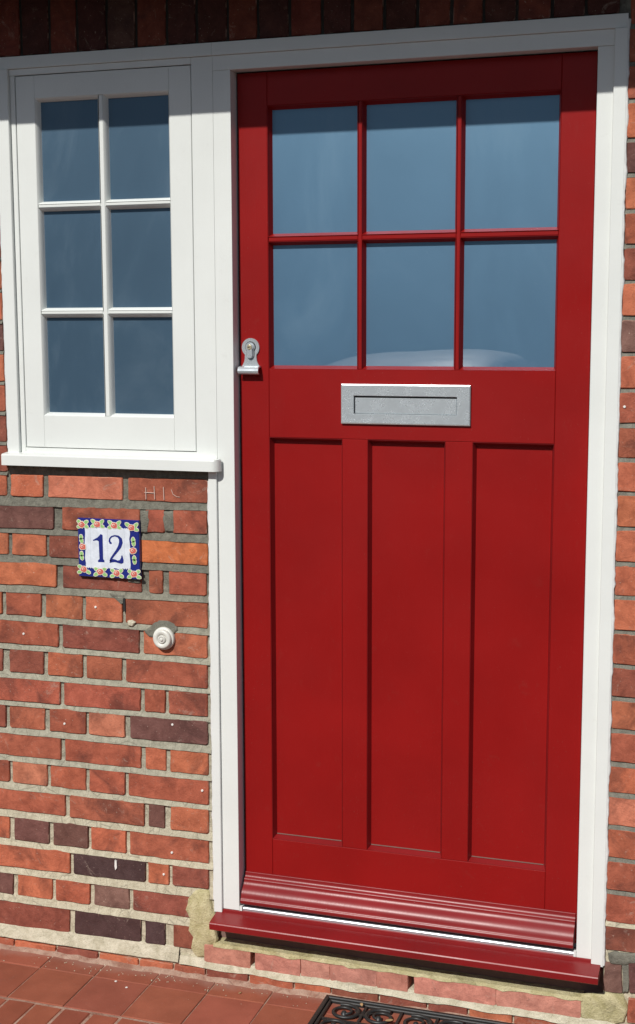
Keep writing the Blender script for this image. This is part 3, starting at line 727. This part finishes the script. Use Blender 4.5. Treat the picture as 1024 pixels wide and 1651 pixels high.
m.exty([pp(*q) for q in [(392,498),(400,474),(420,464),(440,468),(458,476),(476,472),(488,452),(490,434),(499,434),(508,470),(506,494),(488,502),(462,496),(438,489),(415,492)]], YP-.0013, YP)
m.build('digit', M['pblue'], pl)
def blob(x, y, rx, ry, mat, name, yf, rot=0, n=9, wav=.12, parent=pl):
    P = []
    for k in range(n):
        a = 2*math.pi*k/n; r = 1+wav*math.sin(k*2.6+x); X, Y = rx*r*math.cos(a), ry*r*math.sin(a)
        P.append(pp(x+X*math.cos(rot)-Y*math.sin(rot), y+X*math.sin(rot)+Y*math.cos(rot)))
    m = MB(); m.exty(P, yf, YP); return m.build(name, mat, parent)
ros = [(172,188),(300,183),(438,190),(577,204),(175,370),(585,393),(180,556),(315,572),(450,580),(590,583)]
lvs = []
for x, y in ros:
    if y < 250: lvs += [(x-32,y-22,.7),(x+34,y-20,-.7),(x-34,y+14,-.5),(x+34,y+14,.5)]
    elif y > 500: lvs += [(x-34,y+22,-.5),(x+34,y+22,.5),(x-30,y-18,.6),(x+30,y-18,-.6)]
lvs += [(163,292,1.5),(166,318,1.3),(164,430,1.5),(166,458,1.4),(588,305,1.5),(592,332,1.6),(594,455,1.5),(596,480,1.4)]
for x, y, a in lvs:
    if not (140 < x < 630): x = min(max(x, 152), 620)
    if 215 < y < 540 and 200 < x < 555: continue
    o = blob(x, min(max(y, 156), 612), 27, 18, M['pink'], 'leaf_edge', YP-.0012, a, 8, .05); blob(x, min(max(y, 156), 612), 22, 13, M['pgreen'], 'leaf', YP-.0015, a, 8, .1)
for x, y in ros:
    blob(x, y, 31, 29, M['pink'], 'rose_edge', YP-.0018); r = blob(x, y, 26, 24, M['prose'], 'rose', YP-.0021)
    blob(x-4, y-4, 12, 11, M['pink'], 'petal', YP-.0024, 0, 9, .1, r); blob(x-2, y-3, 8, 7, M['prose'], 'petal', YP-.0027, 0, 8, .1, r)

# ------------------------------------------------------------------ door bell
bq = W(265.5, 1028.5, 0)
bell = thing('door_bell', (bq.x, 0, bq.z-.028), 'round off-white door bell push on the brick beside the frame', 'door bell')
m = MB(); m.lathe_y(bq.x, bq.z, [(.0285,.004),(.0285,-.006),(.0278,-.0085),(.0262,-.0098),(.0240,-.0102)], 48); m.build('base', M['bell'], bell)
m = MB(); m.lathe_y(bq.x, bq.z, [(.0238,-.0095),(.0236,-.0150),(.0228,-.0175),(.0210,-.0190),(.0185,-.0194),(.0150,-.0190),(.0128,-.0178),(.0118,-.0160),(.0110,-.0150)], 48); m.build('cap', M['bell'], bell)
m = MB(); m.lathe_y(bq.x, bq.z, [(.0105,-.0145),(.0103,-.0185),(.0092,-.0198),(.0060,-.0200),(.0055,-.0190),(.0048,-.0188)], 32); m.build('ring', M['bellmetal'], bell)
m = MB(); m.lathe_y(bq.x, bq.z, [(.0046,-.018),(.0045,-.0212),(.0034,-.0222),(.0015,-.0225)], 24); m.build('button', M['bell'], bell)

# ------------------------------------------------------------------ rubber scroll mat
MZ = FZ+.001; MT = FZ+.011
mq = G(527, 1602, MT)
MX0, MY1 = mq.x, min(-.012, mq.y); MX1, MY0 = MX0+.75, MY1-.45
mat_ = thing('door_mat', ((MX0+MX1)/2, (MY0+MY1)/2, FZ), 'black rubber doormat with open scrollwork on the tiles', 'doormat')
def ringbar(m, i0, i1, zt, zb):
    def rc(i, z): return [(MX0+i,MY0+i,z),(MX1-i,MY0+i,z),(MX1-i,MY1-i,z),(MX0+i,MY1-i,z)]
    L = [rc(i0,zb),rc(i0,zt-.002),rc(i0+.002,zt),rc(i1-.002,zt),rc(i1,zt-.002),rc(i1,zb)]
    m.add(sum(L, []), [(4*r+k,4*r+(k+1)%4,4*r+4+(k+1)%4,4*r+4+k) for r in range(5) for k in range(4)])
m = MB(); ringbar(m, 0, .011, MT, MZ); m.build('border', M['rubber'], mat_)
m = MB(); ringbar(m, .0125, .020, MT-.003, MZ); m.build('border_bead', M['rubber'], mat_)
CW, CH = .0885, .0820
nx, ny = 8, 5
x00 = MX0+.0205; y00 = MY1-.0205
def scroll_mesh(flip):
    m = MB(); pts = []; rad = []
    N = 46
    for k in range(N+1):
        f = k/N; a = math.radians(120-560*f*flip if flip > 0 else 60+560*f)
        r = .037*(1-f)**.75+.008*(f)
        pts.append((r*math.cos(a)*1.05, r*math.sin(a)*.95, 0)); rad.append(.0052*(1-.35*f)+(.003 if k == N else 0))
    m.tube(pts, rad, 7, Vector((0,0,1)), .9)
    q = pts[-1]; m.add([(q[0]+.0085*math.cos(i*math.pi/4), q[1]+.0085*math.sin(i*math.pi/4), -.002) for i in range(8)]+[(q[0]+.005*math.cos(i*math.pi/4), q[1]+.005*math.sin(i*math.pi/4), .0055) for i in range(8)], [(i,(i+1)%8,8+(i+1)%8,8+i) for i in range(8)]+[tuple(range(8,16))], True)
    return m.mesh('scroll')
sm1, c1 = scroll_mesh(1); sm2, c2 = scroll_mesh(-1)
lm = MB()
for a in (-50, 0, 50):
    d = Vector((math.sin(math.radians(a)), math.cos(math.radians(a)), 0)); e = Vector((d.y,-d.x,0)); b = Vector((0,-.016,0))
    lm.add([b, b+d*.014+e*.006, b+d*.034, b+d*.014-e*.006, b+d*.016+Vector((0,0,.005))], [(0,1,4),(1,2,4),(2,3,4),(3,0,4)])
lm.add([(-.018,-.018,-.004),(.018,-.018,-.004),(.018,-.012,-.004),(-.018,-.012,-.004),(-.018,-.018,.002),(.018,-.018,.002),(.018,-.012,.002),(-.018,-.012,.002)], [(0,3,2,1),(4,5,6,7),(0,1,5,4),(1,2,6,5),(2,3,7,6),(3,0,4,7)])
lme, lc = lm.mesh('fan')
for j in range(ny):
    for i in range(nx):
        x = x00+CW*(i+.5); y = y00-CH*(j+.5)
        me, c = (sm1, c1) if (i+j) % 2 == 0 else (sm2, c2)
        o = link('scroll', me, M['rubber'], mat_, (x+c.x, y+c.y, MT-.0045))
        if j % 2: o.rotation_euler.z = math.pi
        if i < nx-1 and (i+j) % 2 == 0:
            o = link('leaf_fan', lme, M['rubber'], mat_, (x+CW/2+lc.x, y+lc.y+.012, MT-.005))
m = MB()
for i in range(1, nx): x = x00+CW*i; m.cbox(x-.003, x+.003, MY0+.021, MY1-.021, MZ, MT-.004)
for j in range(1, ny): y = y00-CH*j; m.box(MX0+.021, MX1-.021, y-.003, y+.003, MZ, MT-.0045)
m.build('rib', M['rubber'], mat_)

# ------------------------------------------------------------------ small litter
def leaf(name, u, v, z, s, rot, label, curl=.35, mat='leaf'):
    q = G(u, v, z); m = MB(); n = 6; vs = []
    for k in range(n+1):
        f = k/n*2-1; wdt = s*.42*(1-f*f)**.6+.0004
        for g in (-1, 0, 1): 
            x, y = f*s, g*wdt; vs.append((q.x+x*math.cos(rot)-y*math.sin(rot), q.y+x*math.sin(rot)+y*math.cos(rot), z+.001+abs(g)*wdt*curl*1.6+s*curl*.5*f*f))
    m.add(vs, [(k*3+i,k*3+i+1,k*3+i+4,k*3+i+3) for k in range(n) for i in range(2)], True)
    me, c = m.mesh(name); o = link(name, me, M[mat], None, c)
    so_ = o.modifiers.new('thickness', 'SOLIDIFY'); so_.thickness = .0006
    tag(o, label, 'leaf', 'dry leaf bits by the door step'); return o
leaf('dry_leaf', 412, 1578, FZ, .013, .6, 'dark curled leaf lying on the tiles below the left end of the red sill', .8, 'soffit')
leaf('dry_leaf', 395, 1575, FZ, .007, .3, 'small tan leaf scrap beside the dark curled leaf at the foot of the step')
leaf('dry_leaf', 387, 1602, FZ, .005, 1.2, 'tiny pale leaf crumb on a tile near the grout line left of the doormat')
leaf('dry_leaf', 583, 1623, MT, .008, 2.0, 'upright tan leaf caught in the scrollwork near the top left of the doormat', .9)
leaf('dry_leaf', 628, 1648, MT, .010, .5, 'larger tan leaf on the doormat at the bottom edge of the picture', .6)
def chip(u, v, s, label, z=FZ):
    q = G(u, v, z); bm = bmesh.new(); bmesh.ops.create_icosphere(bm, subdivisions=1, radius=s)
    for vv in bm.verts: vv.co *= random.uniform(.7, 1.2); vv.co.z *= .6
    me = bpy.data.meshes.new('stone_chip'); bm.to_mesh(me); bm.free()
    o = link('stone_chip', me, M['plug'], None, (q.x, q.y, z+s*.4)); tag(o, label, 'stone chip', 'white chips on the tiles')
chip(206, 1560, .0035, 'white chip on the cut tile nearest the wall')
chip(187, 1583, .0038, 'white chip just below the long grout line, left one of two')
chip(204, 1593, .0036, 'white chip in the middle of a full tile, right one of two')
chip(709, 1616, .0028, 'tiny white chip on the buried bricks above the doormat', FZ+.012)

# ------------------------------------------------------------------ porch canopy (above the picture; it shades the head of the door)
can = thing('porch_canopy', (.17, -.2, 2.32), 'dark porch canopy above the door that shades the frame head', 'canopy')
PE = .40; ZE = 1.9565+.90*PE
m = MB(); m.box(-1.3, 1.7, -PE+.02, .006, ZE+.004, ZE+.02); m.build('soffit', M['soffit'], can)
m = MB(); m.cbox(-1.32, 1.72, -PE, -PE+.02, ZE, ZE+.14, c=.002); m.build('fascia', M['soffit'], can)
m = MB(); m.extx([(-PE-.03,ZE+.14),(-PE-.03,ZE+.16),(.006,ZE+.40),(.006,ZE+.36)], -1.34, 1.74, smooth=False); m.build('roof_slope', M['soffit'], can)

bk = MB(); bk.box(-1.2, 1.5, .001, .05, FZ-.05, -.13); bk.build('mortar_base', M['mortar'], wall)

# ------------------------------------------------------------------ behind the photographer: what the glass reflects
# added hedge, out of view: blocks low sky, darkens reflections in glass and paint
random.seed(21)
M['hedge'] = plain('hedge_leaf', (.030,.050,.020), .7)
m = MB(); HY = -17.
hh = lambda x: 5.6+.35*math.sin(x*.55)+.3*math.sin(x*1.7+1)
for k in range(60):
    x0 = -24+k*.8; m.box(x0, x0+.82, HY-1.2, HY-.25-.1*math.sin(k*1.3), FZ-.03, hh(x0)-.35)
for k in range(22000):
    x = random.uniform(-24, 24); z = random.uniform(-.1, 1)**.8*hh(x) if random.random() < .75 else hh(x)+random.uniform(-.5,.15); z = z.real if isinstance(z, complex) else z
    y = HY+random.uniform(-.35,.12) if random.random() < .7 else HY+random.uniform(-1.4,.1)
    a, b = random.uniform(0, 6.28), random.uniform(-.9,.9); d = Vector((math.cos(a)*math.cos(b), math.sin(a)*math.cos(b), math.sin(b)))*.16; e = d.cross(Vector((random.random()-.5, random.random()-.5, 1))).normalized()*.075
    c = Vector((x, y, max(.05, z))); m.add([c-d, c+e, c+d, c-e], [(0,1,2,3)])
hd = m.build('added_hedge', M['hedge']); tag(hd, 'tall dark hedge out of view, added to block the low sky and darken the glass', 'hedge', kind='stuff')

# white car parked on the drive; its roof shows in the lower door panes
M['carpaint'] = paint_mat('white_car_paint', (.78,.79,.80), .5, .2, .0, .02, .5)
M['carglass'] = plain('car_glass', (.012,.015,.017), .05)
M['tyre'] = plain('tyre_rubber', (.018,.018,.018), .8); M['rim'] = metal_mat('wheel_alloy', (.55,.56,.58), .3, False)
M['lamp'] = plain('lamp_lens', (.55,.58,.60), .08, Coat_Weight=1.)
KX, KY = -1.15, -4.35; KG = FZ-.03
car = thing('parked_car', (KX, KY-2., KG), 'white car parked on the drive, its roof mirrored in the lower door panes', 'car')
def loft(sections, mat, name, parent, sub=True, caps=True):
    n = len(sections[0]); m = MB(); vs = sum(sections, [])
    m.add(vs, [(r*n+k, r*n+(k+1)%n, (r+1)*n+(k+1)%n, (r+1)*n+k) for r in range(len(sections)-1) for k in range(n)], True)
    if caps: m.add(sections[0], [tuple(range(n))]); m.add(sections[-1], [tuple(range(n))[::-1]])
    return m.build(name, mat, parent)
def sec(y, hw, z0, z1, p=3.2, n=28):
    o = []
    for k in range(n):
        a = 2*math.pi*k/n; c_, s_ = math.cos(a), math.sin(a)
        o.append((KX+hw*math.copysign(abs(c_)**(2/p), c_), KY-y, KG+(z0+z1)/2+(z1-z0)/2*math.copysign(abs(s_)**(2/p), s_)))
    return o
body = loft([sec(0,.55,.30,.58),sec(.05,.70,.24,.66),sec(.25,.82,.20,.76),sec(.7,.87,.19,.86),sec(1.15,.885,.19,.95),sec(2.,.89,.19,.98),sec(3.,.885,.19,.99),sec(3.7,.85,.22,.98),sec(3.95,.78,.28,.93),sec(4.05,.62,.36,.80)], M['carpaint'], 'body', car)
gh = loft([sec(1.05,.70,.90,.97),sec(1.45,.68,.90,1.23),sec(1.75,.64,.90,1.385),sec(2.2,.62,.90,1.425),sec(2.8,.61,.90,1.415),sec(3.3,.60,.90,1.33),sec(3.85,.62,.90,1.00)], M['carglass'], 'cabin_glass', car)
rf = loft([sec(1.62,.60,1.30,1.372,2.6),sec(1.80,.625,1.30,1.435,2.4),sec(2.2,.632,1.30,1.480,2.4),sec(2.8,.622,1.30,1.470,2.4),sec(3.2,.60,1.28,1.385,2.6),sec(3.45,.56,1.26,1.315,2.6)], M['carpaint'], 'roof', car)
for sx2 in (-1, 1):
    for pts in ([(.74,1.08,.95),(.665,1.72,1.37)], [(.70,2.35,.95),(.63,2.35,1.40)], [(.66,3.75,.98),(.61,3.3,1.34)]):
        m = MB(); m.tube([(KX+sx2*a, KY-b, KG+c) for a, b, c in pts], .035, 8, Vector((sx2,0,0)), .6); m.build('pillar', M['carpaint'], car)
    q = loft([[(KX+sx2*(.50+.16*f)+.09*math.cos(a), KY-.05-.10*f+.02*f, KG+.62+.05*math.sin(a)) for a in [k*math.pi/6 for k in range(12)]] for f in (-.2, 1.)], M['lamp'], 'headlight', car)
    for wy in (.72, 3.25):
        m = MB(); ring = []
        for (r, off) in [(.20,.0),(.29,.0),(.31,.02),(.31,.17),(.29,.19),(.20,.19)]:
            ring.append([(KX+sx2*(.90-off), KY-wy+r*math.cos(k*math.pi/12), KG+.31+r*math.sin(k*math.pi/12)) for k in range(24)])
        m.add(sum(ring, []), [(r*24+k, r*24+(k+1)%24, (r+1)*24+(k+1)%24, (r+1)*24+k) for r in range(5) for k in range(24)], True); wh = m.build('wheel', M['tyre'], car)
        m = MB(); m.add([(KX+sx2*.885, KY-wy+.205*math.cos(k*math.pi/12), KG+.31+.205*math.sin(k*math.pi/12)) for k in range(24)]+[(KX+sx2*.86, KY-wy, KG+.31)], [(k,(k+1)%24,24) for k in range(24)]); m.build('rim', M['rim'], wh)
    m = MB(); m.tube([(KX+sx2*.80, KY-1.35, KG+.98),(KX+sx2*.93, KY-1.35, KG+1.02),(KX+sx2*1.0, KY-1.36, KG+1.02)], [.03,.075,.06], 8, Vector((0,0,1)), .8); m.build('door_mirror', M['carpaint'], car)

# crumbs of mortar and grit along the foot of the wall
random.seed(5); m = MB()
for k in range(260):
    x = random.uniform(-1.1, 1.3); y = -.012-abs(random.gauss(0, .035)); r = random.uniform(.0006,.0019)
    if MX0-.01 < x < MX1+.01: y = max(y, -.02)
    a = random.uniform(0, 6.28); z = FZ+.0005
    P = [(x+r*1.3*math.cos(a+i*2.09), y+r*1.3*math.sin(a+i*2.09), z) for i in range(3)]
    m.add(P+[(x, y, z+r*1.2)], [(0,1,3),(1,2,3),(2,0,3)])
gr = m.build('grit', M['pale']); tag(gr, 'pale mortar crumbs scattered along the foot of the wall', 'grit', kind='stuff')
